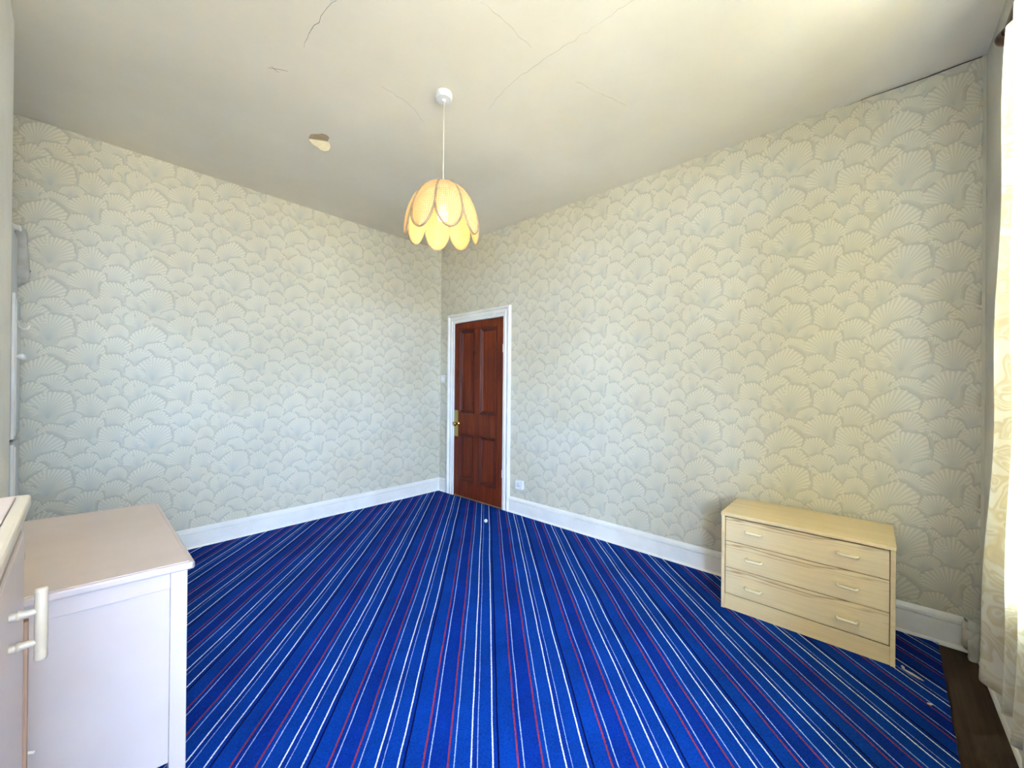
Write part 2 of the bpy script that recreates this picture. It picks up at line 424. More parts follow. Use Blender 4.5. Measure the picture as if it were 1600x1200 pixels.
# ------------------------------------------------------------------ wallpaper: overlapping printed fans
# traced fans of one repeat: base x, base y (image down), height, half width left, half width right (all in crop px)
FANS = [(330,335,215,150,155),(610,395,228,172,172),(430,535,238,180,110),(640,575,188,150,120),(810,535,248,130,120),
        (1010,562,235,180,140),(1240,590,205,130,145),(280,705,228,80,125),(450,830,305,150,180),(760,735,210,122,112),
        (1040,885,350,112,320),(670,1015,310,95,220),(430,1115,305,205,172),(940,1155,305,110,240),(1210,1005,262,120,190),
        (790,1240,300,260,100),(1180,1285,335,160,240),(1000,1275,190,162,60),(200,880,145,85,160)]
TW, TH = .498, .5
SU, SV = TW/1180, TH/970
def fan_templates():
    out = []; rs = np.random.RandomState(11); rp = np.random.RandomState(5)
    n, rings = 32, (0.04, .28, .55, .82, 1.0)
    light = np.array(srgb(230, 222, 197)[:3]); mid = np.array(srgb(209, 203, 180)[:3]); dark = np.array(srgb(184, 186, 175)[:3])
    for k, (bx, by, hh, wl, wr) in enumerate(FANS):
        u0, v0 = bx*SU, -by*SV; R = hh*SV*1.10; Wl, Wr = wl*SU*1.14, wr*SU*1.14
        cu = u0 + (Wr-Wl)/2*.75; W = (Wl+Wr)/2
        verts = []; cols = []; pa, pb_ = rp.rand(2)*6.28; sk = rp.uniform(-.18, .18)
        for i in range(n+1):
            t = -1 + 2*i/n
            ang = t*math.radians(112)
            lob = 1 + .07*math.sin(2.6*ang+pa) + .045*math.sin(6.1*ang+pb_)
            ru = cu + W*math.sin(ang)*lob + sk*W*math.cos(ang); rv = v0 + R*.46 + R*.54*math.cos(ang)*lob
            strand = i % 2
            notch = .95 + .07*rs.rand() if strand else .93
            bend = math.sin(ang)
            lum = .86 + .14*math.cos(ang)
            for q in rings:
                rr = q*notch
                # strands leave the base upright, then bow outwards to the rim
                uu = u0 + (ru-u0)*(rr**1.35); vv = v0 + (rv-v0)*(rr**(.85 if rv > v0 else 1.4)) + R*.10*rr*(1-rr)*abs(bend)
                verts.append((uu, vv, .00015 + .00125*rr + .00002*k))
                bq = min(1, (q*1.5)**.7); base = dark*(1-bq) + mid*bq
                if strand: c = base*(1-q**.7*.95) + light*(q**.7*.95)
                else: c = base*.985
                if q == 1.0 and not strand: c = c*.97
                cols.append(c*(.97+.03*lum))
            # dark printed edge behind the rim
            for q, kk, zz in ((.985, .82, .00118), (1.09, .98, .00100)):
                verts.append((u0 + (ru-u0)*q**1.35, v0 + (rv-v0)*q, zz + .00002*k)); cols.append(mid*kk)
        m = len(rings)+2; faces = [(i*m+j, i*m+j+1, (i+1)*m+j+1, (i+1)*m+j) for i in range(n) for j in range(m-1) if j != m-3 and not (j == m-2 and not 4 <= i < n-4)]
        out.append((np.array(verts), np.array(cols), np.array(faces)))
    return out
TPL = fan_templates()
def wallpaper(parent, umin, umax, zmin, zmax, u_off, z_off, place, hole=None, flip=False):
    V, K, F = [], [], []; nv = 0
    i0 = int((umin-u_off)/TW)-2; i1 = int((umax-u_off)/TW)+2; j0 = -9; j1 = 9
    for i in range(i0, i1+1):
        for j in range(j0, j1+1):
            du = u_off + i*TW; dv = z_off + j*TH + (TH/2 if i % 2 else 0)
            for vt, ct, ft in TPL:
                u = vt[:, 0]+du; v = vt[:, 1]+dv
                if u.max() < umin or u.min() > umax or v.max() < zmin or v.min() > zmax: continue
                u = np.clip(u, umin, umax); v = np.clip(v, zmin, zmax)
                if hole:
                    cu, cv = (u.min()+u.max())/2, (v.min()+v.max())/2
                    if hole[0] < u.min() and u.max() < hole[1] and v.max() < hole[3]: continue
                    ins = (u > hole[0]) & (u < hole[1]) & (v < hole[3])
                    f = ft[~ins[ft].all(axis=1)]
                else: f = ft
                V.append(np.stack([u, v, vt[:, 2]], 1)); K.append(ct); F.append(f+nv); nv += len(u)
    # paper ground behind the fans
    V = np.concatenate(V); K = np.concatenate(K); F = np.concatenate(F)
    P = place(V)
    if flip: F = F[:, ::-1]
    me = bpy.data.meshes.new('wallpaper')
    me.vertices.add(len(P)); me.vertices.foreach_set('co', P.astype(np.float32).ravel())
    me.loops.add(F.size); me.loops.foreach_set('vertex_index', F.astype(np.int32).ravel())
    me.polygons.add(len(F)); me.polygons.foreach_set('loop_start', np.arange(0, F.size, 4, dtype=np.int32))
    me.update(calc_edges=True); me.validate()
    at = me.color_attributes.new('print', 'FLOAT_COLOR', 'POINT')
    c4 = np.concatenate([K, np.ones((len(K), 1))], 1)
    if len(at.data) == len(c4): at.data.foreach_set('color', c4.astype(np.float32).ravel())
    me.materials.append(M['paper'])
    o = bpy.data.objects.new('wallpaper', me); C.objects.link(o); o.parent = parent
    o['label'] = 'cream and grey-blue wallpaper printed with overlapping pleated fans'
    return o
# right wall: u runs towards -y
wallpaper(wall_right, -LY, -WY-.012, .12, H, -.876, 1.80,
          lambda V: np.stack([RX-.0002-V[:, 2], -V[:, 0], V[:, 1]], 1), hole=(-DY1-.02, -DY0+.02, 0, DZ+.02))
fan14 = (430*SU, -1115*SV)
wallpaper(wall_left, ALX, RX, .12, H, 1.037-fan14[0], 1.388-fan14[1],
          lambda V: np.stack([V[:, 0], LY-.0002-V[:, 2], V[:, 1]], 1))

# ------------------------------------------------------------------ skirting boards
SK = [(0, 0), (.030, 0), (.030, .008), (.026, .016), (.020, .020), (.020, .120), (.009, .1225), (.009, .1265), (.019, .129), (.018, .142), (.013, .152), (.006, .160), (0, .162)]
def skirting(name, a, b, nrm):
    a, b, nrm = Vector(a), Vector(b), Vector(nrm)
    bm = new_bm(); poly_extrude(bm, [a+nrm*d+Vector((0, 0, z)) for d, z in SK], b-a)
    return tag(obj(name, bm, M['white']), kind='structure')
skirting('baseboard_left', (CHX-.4, LY, 0), (RX, LY, 0), (0, -1, 0))
skirting('baseboard_right', (RX, WY+.02, 0), (RX, 2.745, 0), (-1, 0, 0))
skirting('baseboard_right', (RX, 3.778, 0), (RX, LY-.02, 0), (-1, 0, 0))
bw = skirting('baseboard_window', (OX1, WY, 0), (RX-.02, WY, 0), (0, 1, 0))
# crumbling corner of plaster over the skirting's end
def lump(name, parent, centre, size, mat, seed, amp=.25, sub=3):
    rs = np.random.RandomState(seed); bm = new_bm()
    bmesh.ops.create_icosphere(bm, subdivisions=sub, radius=1)
    fr = rs.randn(8, 3)*2.4; ph = rs.rand(8)*6.28
    for v in bm.verts:
        d = sum(math.sin(fr[k] @ np.array(v.co)+ph[k]) for k in range(8))/8
        n = v.co.copy()
        c = Vector([math.copysign(abs(x)**.6, x) for x in n])*(1+amp*d*2)
        v.co = Vector(centre)+Vector((c.x*size[0], c.y*size[1], c.z*size[2]))
    return obj(name, bm, mat, parent, smooth=True)
lump('crumbling_plaster', bw, (2.930, -.358, .085), (.032, .022, .062), M['lime'], 4, .3)
lump('crumbling_plaster', bw, (2.900, -.372, .060), (.028, .018, .060), M['lime'], 9, .35)
lump('crumbling_plaster', bw, (2.940, -.378, .150), (.035, .024, .030), M['lime'], 12, .4)

# ------------------------------------------------------------------ carpet
def carpet():
    pts = [(ALX+.03, -.236), (2.06, -.236)]
    for k in range(1, 14):
        t = k/14; pts.append((2.06+.88*t, -.236-.026*t + .0015*math.sin(k*2.1)))
    pts += [(2.945, -.262), (2.945, LY-.032), (-.24, LY-.032), (-.24, CHY1+.02), (CHX+.012, CHY1+.02), (CHX+.012, CHY0-.012), (ALX+.03, CHY0-.012)]
    bm = new_bm(); poly_extrude(bm, [(x, y, .0005) for x, y in pts], (0, 0, .0085))
    bmesh.ops.triangulate(bm, faces=[f for f in bm.faces if len(f.verts) > 4])
    o = obj('carpet', bm, M['carpet'])
    return tag(o, 'deep blue carpet with diagonal white and red pinstripes across the floor', 'carpet')
carpet()

# ------------------------------------------------------------------ door and frame
door = thing('door_1', (RX, 3.23, 0), None, None, kind='structure')
fx0, fx1 = RX-.004, RX+.034
y0, y1, z0, z1 = 2.838, 3.628, .012, 2.012
def dbox(name, ya, yb, za, zb, mat='door', xa=fx0, xb=fx1, bev=.002, parent=door):
    bm = new_bm(); box(bm, (xa, ya, za), (xb, yb, zb), bev); return obj(name, bm, M[mat], parent)
PR = [(3.291, 3.529, .975, 1.922), (2.934, 3.186, .975, 1.922), (3.291, 3.529, .202, .728), (2.934, 3.186, .202, .728)]
dbox('stile', y0, 2.934, z0, z1); dbox('stile', 3.529, y1, z0, z1)
dbox('rail', 2.934, 3.529, 1.922, z1); dbox('rail', 2.934, 3.529, .728, .975); dbox('rail', 2.934, 3.529, z0, .202)
dbox('muntin', 3.186, 3.291, .975, 1.922); dbox('muntin', 3.186, 3.291, .202, .728)
for ya, yb, za, zb in PR:
    pn = dbox('panel', ya, yb, za, zb, 'door', RX+.015, RX+.028, 0)
    bm = new_bm()
    # bolection moulding mitred round the panel
    prof = [(-.004, -.004), (-.002, -.012), (.006, -.017), (.012, -.012), (.016, -.004), (.022, -.001), (.030, .006), (.034, .016), (-.004, .016)]
    rings = []
    for cy_, cz_, sy_, sz_ in ((ya, za, 1, 1), (yb, za, -1, 1), (yb, zb, -1, -1), (ya, zb, 1, -1)):
        rings.append([bm.verts.new((RX+d, cy_+sy_*w_, cz_+sz_*w_)) for w_, d in prof])
    for k in range(4):
        a, b = rings[k], rings[(k+1) % 4]
        for i in range(len(prof)): bm.faces.new((a[i], a[(i+1) % len(prof)], b[(i+1) % len(prof)], b[i]))
    bmesh.ops.recalc_face_normals(bm, faces=bm.faces)
    obj('moulding', bm, M['door_m'], pn)
pl = dbox('finger_plate', 3.556, 3.620, .695, 1.0, 'brass', RX-.008, RX-.003, .0015)
pl['label'] = 'aged brass finger plate'
bm = new_bm()
lathe(bm, [(.026, 0), (.026, -.006), (.012, -.010), (.010, -.030), (.018, -.038), (.026, -.048), (.028, -.058), (.024, -.068), (.012, -.074), (0, -.075)], (RX-.004, 3.553, .845), 'X')
obj('door_knob', bm, M['brass_d'], door, True, 'round polished brass knob')
bm = new_bm(); tube(bm, [(RX-.004, 3.251, 1.672), (RX-.020, 3.251, 1.668), (RX-.032, 3.251, 1.676), (RX-.036, 3.251, 1.690)], [.006, .005, .005, .007])
tube(bm, [(RX-.010, 3.251, 1.664), (RX-.018, 3.254, 1.650), (RX-.026, 3.258, 1.644)], .004)
obj('coat_hook', bm, M['door_m'], door, True)
for hz in (1.684, .373):
    bm = new_bm(); box(bm, (RX-.012, 2.822, hz-.04), (RX-.003, 2.842, hz+.04), .002); cyl(bm, (RX-.012, 2.833, hz-.042), (RX-.012, 2.833, hz+.042), .005)
    obj('hinge', bm, M['white'], door)
# architrave
def architrave():
    t = thing('trim_1', (RX, 3.23, 0), None, None, kind='structure')
    prof = [(0, 0), (0, -.012), (.006, -.016), (.028, -.016), (.030, -.026), (.040, -.028), (.046, -.020), (.050, -.012), (.056, -.014), (.072, -.018), (.078, -.034), (.090, -.038), (.100, -.034), (.104, -.020), (.104, 0)]
    iy0, iy1, iz = 2.834, 3.632, 2.018
    def strip(name, ends):
        bm = new_bm(); A = [bm.verts.new((RX+d, *ends[0](w_))) for w_, d in prof]; B = [bm.verts.new((RX+d, *ends[1](w_))) for w_, d in prof]
        n = len(prof)
        for i in range(n): bm.faces.new((A[i], A[(i+1) % n], B[(i+1) % n], B[i]))
        bm.faces.new(A); bm.faces.new(B); bmesh.ops.recalc_face_normals(bm, faces=bm.faces)
        obj(name, bm, M['white'], t)
    strip('architrave_leg', (lambda w_: (iy0-w_, 0), lambda w_: (iy0-w_, iz+w_)))
    strip('architrave_leg', (lambda w_: (iy1+w_, 0), lambda w_: (iy1+w_, iz+w_)))
    strip('architrave_head', (lambda w_: (iy0-w_, iz+w_), lambda w_: (iy1+w_, iz+w_)))
    bm = new_bm(); box(bm, (RX-.0, DY0, 0), (RX+T, iy0, iz+.02)); box(bm, (RX, iy1, 0), (RX+T, DY1, iz+.02)); box(bm, (RX, DY0, iz), (RX+T, DY1, DZ+.01))
    box(bm, (RX+.038, iy0, 0), (RX+.055, iy0+.012, iz)); box(bm, (RX+.038, iy1-.012, 0), (RX+.055, iy1, iz)); box(bm, (RX+.038, iy0, iz-.012), (RX+.055, iy1, iz))
    obj('lining', bm, M['white'], t)
    bm = new_bm(); box(bm, (RX-.006, iy0, .0005), (RX+.10, iy1, .010), .002); obj('threshold', bm, M['raw_edge'], t)
    bm = new_bm(); box(bm, (RX+.10, iy0, 0), (RX+.13, iy1, iz)); obj('backing', bm, M['slot'], t)
architrave()

# ------------------------------------------------------------------ socket, switch
def socket():
    t = thing('wall_socket', (RX, 2.581, .26), 'white plastic power socket on the wallpaper beside the door', 'socket')
    yc, zc = 2.581, .304
    bm = new_bm(); box(bm, (RX-.030, yc-.043, zc-.043), (RX-.001, yc+.043, zc+.043), .004, 3); obj('box', bm, M['white_p'], t)
    bm = new_bm(); box(bm, (RX-.037, yc-.044, zc-.044), (RX-.0295, yc+.044, zc+.044), .003, 3); p = obj('faceplate', bm, M['white_p'], t)
    for dy, dz, a, b in ((0, .014, .003, .007), (-.011, -.008, .006, .003), (.011, -.008, .006, .003)):
        bm = new_bm(); box(bm, (RX-.0378, yc+.008+dy-a, zc+dz-b), (RX-.0355, yc+.008+dy+a, zc+dz+b)); obj('pin_hole', bm, M['slot'], p)
    bm = new_bm(); box(bm, (RX-.042, yc-.034, zc+.004), (RX-.036, yc-.022, zc+.026), .002); obj('rocker', bm, M['white_p'], p)
socket()
def switch():
    t = thing('light_switch', (RX, 3.848, 1.33), 'small pale light switch plate between the room corner and the door frame', 'switch')
    yc, zc = 3.846, 1.367
    bm = new_bm(); box(bm, (RX-.012, yc-.040, zc-.043), (RX-.001, yc+.040, zc+.043), .004, 3); p = obj('faceplate', bm, M['white_p'], t)
    bm = new_bm(); box(bm, (RX-.018, yc-.006, zc-.013), (RX-.011, yc+.006, zc+.013), .002); obj('rocker', bm, M['white_p'], t)
switch()

# ------------------------------------------------------------------ pendant lamp
LX, LYY = 1.372, 1.790
def lamp():
    t = thing('pendant_lamp', (LX, LYY, H), 'hanging petal-shaped woven cane lampshade, lit, on a white flex', 'lamp')
    bm = new_bm(); lathe(bm, [(.0, 0), (.044, 0), (.046, -.006), (.046, -.030), (.042, -.036), (.012, -.038), (.010, -.046), (.004, -.050), (0, -.050)], (LX, LYY, H), 'Z', 32)
    o = obj('ceiling_rose', bm, M['white_p'], t); smooth_by_angle(o, 40)
    bm = new_bm(); cyl(bm, (LX, LYY, H-.045), (LX, LYY, 2.36), .0032, n=8); obj('flex', bm, M['cord'], t, True)
    bm = new_bm(); lathe(bm, [(0, 2.375), (.010, 2.375), (.019, 2.36), (.020, 2.315), (.016, 2.305), (0, 2.305)], (LX, LYY, 0), 'Z', 20); obj('bulb_holder', bm, M['white_p'], t, True)
    bm = new_bm(); lathe(bm, [(0, 2.306), (.013, 2.305), (.015, 2.296), (.022, 2.280), (.029, 2.262), (.030, 2.248), (.026, 2.233), (.014, 2.222), (0, 2.219)], (LX, LYY, 0), 'Z', 20)
    obj('bulb', bm, M['bulb'], t, True, 'glowing bulb')
    prof = [(.034, 2.428), (.062, 2.424), (.094, 2.408), (.126, 2.380), (.152, 2.342), (.173, 2.296), (.187, 2.248), (.195, 2.198), (.197, 2.158), (.195, 2.122)]
    L = [0]
    for a, b in zip(prof, prof[1:]): L.append(L[-1]+math.hypot(a[0]-b[0], a[1]-b[1]))
    def at(s):
        s = max(0, min(1, s))*L[-1]
        for k in range(len(L)-1):
            if s <= L[k+1]+1e-9:
                f = (s-L[k])/(L[k+1]-L[k]); return prof[k][0]*(1-f)+prof[k+1][0]*f, prof[k][1]*(1-f)+prof[k+1][1]*f
        return prof[-1]
    half = math.radians(22.5)
    view = math.atan2(LYY, LX)
    for k in range(8):
        c = view + math.pi + math.radians(10) + k*math.pi/4          # near petal centres sit about 10 deg right of the line of sight
        def P(s, q, off=0.0):                                        # s: top..bottom, q: -1..1 across
            # width narrows to a rounded lip over the lower half
            wv = 1.0 if s < .58 else math.sqrt(max(0, 1-((s-.58)/.42)**2))
            r, z = at(s); a = c + q*half*1.02*wv
            bulge = .010*(1-q*q)*(0.4+s) + (.004 if q > 0 else 0)*s
            r += bulge + off
            return Vector((LX+r*math.cos(a), LYY+r*math.sin(a), z))
        bm = new_bm(); ns, nq = 22, 14; g = []
        uvl = bm.loops.layers.uv.new('UVMap'); uvs = {}
        for i in range(ns+1):
            s = i/ns
            if s > .58: s = .58 + .42*math.sin((s-.58)/.42*math.pi/2)
            row = []
            for j in range(nq+1):
                q = -1+2*j/nq; v = bm.verts.new(P(min(s, .999), q)); row.append(v)
                wv = 1.0 if s < .58 else math.sqrt(max(0, 1-((s-.58)/.42)**2))
                uvs[v] = (.5+q*wv*.5*(at(s)[0]/.197), s)
            g.append(row)
        for i in range(ns):
            for j in range(nq):
                f = bm.faces.new((g[i][j], g[i+1][j], g[i+1][j+1], g[i][j+1]))
                for lp in f.loops: lp[uvl].uv = uvs[lp.vert]
        pet = obj('petal', bm, M['cane'], t, True)
        pts = []
        for i in range(ns+1): pts.append(P((i/ns)*.58, -1))
        for i in range(1, 16):
            a = math.pi*i/16; s = .58+.42*math.sin(a); q = -1 if a < math.pi/2 else 1
            wq = abs(math.cos(a)); r, z = at(s); th = c + q*half*1.02*wq
            pts.append(Vector((LX+(r+.006)*math.cos(th), LYY+(r+.006)*math.sin(th), z)))
        for i in range(ns, -1, -1): pts.append(P((i/ns)*.58, 1))
        bm = new_bm(); tube(bm, pts, .0066, 6); obj('petal_rim', bm, M['cane_rim'], pet, True)
    l = bpy.data.lights.new('bulb_light', 'POINT'); l.energy = 1.7; l.color = (1, .80, .34); l.shadow_soft_size = .03
    lo = bpy.data.objects.new('bulb_light', l); C.objects.link(lo); lo.parent = t; lo.location = (0, 0, 2.205-H)
lamp()

# ------------------------------------------------------------------ ceiling cracks and peeling paint
def ribbon(name, pts, width, mat, seed=0, z=H-.006, taper=True):
    rs = random.Random(seed); P = []
    for (ax, ay), (bx, by) in zip(pts, pts[1:]):
        n = max(2, int(math.hypot(bx-ax, by-ay)/.03))
        for i in range(n):
            f = i/n; P.append((ax+(bx-ax)*f+rs.uniform(-1, 1)*.006, ay+(by-ay)*f+rs.uniform(-1, 1)*.006))
    P.append(pts[-1]); bm = new_bm(); A = []; B = []; n = len(P)
    for i, (x, y) in enumerate(P):
        a = P[max(i-1, 0)]; b = P[min(i+1, n-1)]; d = Vector((b[0]-a[0], b[1]-a[1], 0)).normalized(); nn = Vector((-d.y, d.x, 0))
        k = width*(.35+.65*math.sin(math.pi*min(1, (i+.5)/n)))*rs.uniform(.6, 1.2)
        zz = ceil_z(x, y)-.0012
        A.append(bm.verts.new((x+nn.x*k, y+nn.y*k, zz))); B.append(bm.verts.new((x-nn.x*k, y-nn.y*k, zz)))
    for i in range(n-1): bm.faces.new((A[i], A[i+1], B[i+1], B[i]))
    ret = bmesh.ops.extrude_face_region(bm, geom=list(bm.faces))
    for v in ret['geom']:
        if isinstance(v, bmesh.types.BMVert): v.co.z += .004
    bmesh.ops.recalc_face_normals(bm, faces=bm.faces)
    return obj(name, bm, mat, ceil)
from mathutils.bvhtree import BVHTree
bmc = bmesh.new(); bmc.from_mesh(ceil.data); TREE = BVHTree.FromBMesh(bmc)
def ceil_z(x, y):
    h = TREE.ray_cast(Vector((x, y, 2)), Vector((0, 0, 1)))
    return h[0].z if h[0] else H
for i, (pts, wd, mt) in enumerate([
        ([(.728, 1.708), (.715, 1.80), (.721, 1.878), (.712, 1.97), (.731, 2.074)], .0010, 'crack'),
        ([(1.571, .70), (1.571, .888), (1.572, 1.114), (1.564, 1.267), (1.565, 1.445), (1.599, 1.601), (1.632, 1.698)], .0007, 'crack_faint'),
        ([(1.138, 1.241), (1.286, 1.231), (1.468, 1.23)], .0007, 'crack_faint'),
        ([(1.116, 2.012), (1.27, 2.01), (1.37, 2.04), (1.469, 2.102)], .0007, 'crack_faint'),
        ([(.653, 2.339), (.728, 2.286)], .0012, 'crack'),
        ([(.655, 2.31), (.70, 2.33)], .0012, 'crack'),
        ([(1.795, 1.186), (1.966, 1.128), (2.147, 1.062)], .0007, 'crack_faint')]):
    ribbon('crack', pts, wd, M[mt], i)
bm = new_bm(); poly_extrude(bm, [(x, y, ceil_z(x, y)-.0015) for x, y in ((1.015, 2.785), (1.009, 2.747), (1.012, 2.723), (1.038, 2.695), (1.054, 2.666), (1.08, 2.657), (1.104, 2.67), (1.113, 2.717))], (0, 0, .004))
obj('bare_patch', bm, M['patch'], ceil, label='tan patch where the paint has come away')
bm = new_bm()
FL = [(1.0166, 2.789, 2.9437), (1.0326, 2.7987, 2.9294), (1.0496, 2.7998, 2.9204), (1.0805, 2.7931, 2.91), (1.098, 2.7943, 2.9008), (1.1195, 2.7839, 2.8975), (1.1373, 2.7645, 2.9022), (1.142, 2.7402, 2.9166), (1.1297, 2.7267, 2.9318), (1.1141, 2.7203, 2.9437)]
poly_extrude(bm, [(x, y, z-.002) for x, y, z in FL], (.0006, .0008, .0012)); obj('paint_flap', bm, M['flake'], ceil, label='cream flap of peeling paint hanging down')
# dark gap where the right wall's paper has come away from the ceiling
bm = new_bm(); pts = [(RX-.004, y, H-.006-.004*abs(math.sin(y*9))) for y in np.linspace(-.40, .12, 18)]
tube(bm, pts, [.0026*max(.15, math.sin(math.pi*min(.98, .25+.75*k/18))) for k in range(18)], 5); obj('gap', bm, M['crack_dark'], wall_right)

# ------------------------------------------------------------------ chest of drawers on the right
def chest():
    x0, x1, y0, y1, h = 2.545, 2.940, -.092, .642, .568
    t = thing('chest_of_drawers', ((x0+x1)/2, (y0+y1)/2, .009), 'low pale ash-effect chest of three drawers against the right wall', 'chest of drawers')
    b = .009; th = .018
    def pb(name, lo, hi, mat='ash_plain', bev=.0015): 
        bm = new_bm(); box(bm, lo, hi, bev); return obj(name, bm, M[mat], t)
    pb('side_panel', (x0, y0, b), (x1, y0+th, h-.02)); pb('side_panel', (x0, y1-th, b), (x1, y1, h-.02))
    pb('top', (x0-.006, y0-.003, h-.02), (x1+.003, y1+.003, h), bev=.003)
    pb('back_panel', (x1-.008, y0+th, b+.02), (x1-.003, y1-th, h-.02))
    pb('plinth', (x0+.006, y0+th, b), (x0+.022, y1-th, .096))
    zz = [.100, .252, .404, .543]
    for k in range(3):
        za, zb = zz[k]+.0015, zz[k+1]-.0025; cy = (y0+y1)/2
        d = bpy.data.objects.new('drawer', None)
        bm = new_bm(); box(bm, (x0+.004, y0+th+.003, za), (x0+.020, y1-th-.003, zb), .0015)
        # the drawer box behind the front
        box(bm, (x0+.020, y0+th+.014, za+.012), (x1-.03, y0+th+.026, zb-.03)); box(bm, (x0+.020, y1-th-.026, za+.012), (x1-.03, y1-th-.014, zb-.03))
        box(bm, (x0+.020, y0+th+.026, za+.012), (x1-.03, y1-th-.026, za+.018))
        bmesh.ops.translate(bm, verts=bm.verts, vec=(-x0, -cy, -(za+zb)/2))
        me = bpy.data.meshes.new('drawer'); bm.to_mesh(me); bm.free(); me.materials.append(M['ash'])
        d = bpy.data.objects.new('drawer', me); C.objects.link(d); d.parent = t
        d.location = Vector((x0, cy, (za+zb)/2))-t.location
        zc = (.165, .325, .482)[k]
        for yc in (.478, .078):
            bm = new_bm(); L = .038
            pts = [(x0+.006, yc-L, zc)] + [(x0+.004-.026*math.sin(a), yc-L+.008*(1-math.cos(a)), zc) for a in (.4, .8, 1.2, 1.57)]
            pts += [(x0-.022, yc-L+.012+(2*L-.024)*i/4, zc) for i in range(5)]
            pts += [(x0+.004-.026*math.sin(a), yc+L-.008*(1-math.cos(a)), zc) for a in (1.57, 1.2, .8, .4)] + [(x0+.006, yc+L, zc)]
            tube(bm, pts, .0062, 10)
            obj('handle', bm, M['cream_p'], d, True, 'cream plastic bow handle')
chest()

# ------------------------------------------------------------------ painted cabinet by the chimney breast
def shear(o, xr=.245, k=.11):
    for v in o.data.vertices:
        x = v.co.x + o.matrix_basis.translation.x
    return o
def cabinet():
    x0, x1, y0, y1, h = -.205, .245, 1.560, 2.440, .742
    t = thing('painted_cabinet', (.02, 2.0, .009), 'pinkish cream painted wooden cabinet with panelled side and top tinted tan as lit', 'cabinet')
    K = .11
    def pb(name, lo, hi, mat='pink', bev=.002, parent=t, seg=2):
        bm = new_bm(); box(bm, lo, hi, bev, seg)
        for v in bm.verts: v.co.y += K*(x1-v.co.x)          # the old carcass stands a little out of square
        return obj(name, bm, M[mat], parent)
    b = .009; bx1 = x1-.014; by0, by1 = y0+.012, y1-.012
    top = pb('top', (x0+.01, y0+.010, h-.016), (x1-.010, y1-.010, h), 'pink_top', .002)
    # moulded lip round the top
    for nm, lo, hi in (('lip', (x0, y0-.002, h-.024), (x1+.002, y0+.012, h-.001)), ('lip', (x1-.012, y0-.002, h-.024), (x1+.002, y1+.002, h-.001)), ('lip', (x0, y1-.012, h-.024), (x1+.002, y1+.002, h-.001))):
        pb(nm, lo, hi, 'pink', .006, top, 3)
    s = .040
    for xa in (x0+.01, bx1-s):
        for ya in (by0, by1-s): pb('leg', (xa, ya, b), (xa+s, ya+s, h-.024))
    for ya in (by0+.002, by1-.022):
        pb('rail', (x0+.05, ya, h-.075), (bx1-s, ya+.02, h-.024)); pb('side_panel', (x0+.05, ya+.010, .13), (bx1-s, ya+.016, h-.075), bev=0)
    pb('rail', (bx1-.022, by0+s, h-.06), (bx1-.002, by1-s, h-.024)); pb('rail', (bx1-.022, by0+s, .12), (bx1-.002, by1-s, .16))
    ym = (by0+by1)/2
    for ya, yb in ((by0+s+.002, ym-.001), (ym+.001, by1-s-.002)):
        d = pb('door', (bx1-.020, ya, .162), (bx1-.001, yb, h-.062), bev=.003)
        yk = yb-.03 if ya < ym-.1 else ya+.03
        bm = new_bm(); lathe(bm, [(.006, 0), (.006, .012), (.014, .018), (.015, .026), (.008, .032), (0, .033)], (bx1-.001, yk+K*(x1-bx1), .50), 'X', 16); obj('knob', bm, M['pink'], d, True)
    pb('back_panel', (x0+.012, by0+s, .13), (x0+.018, by1-s, h-.024), bev=0)
    pb('bottom_board', (x0+.02, by0+.02, .13), (bx1-.03, by1-.02, .142), bev=0)
cabinet()

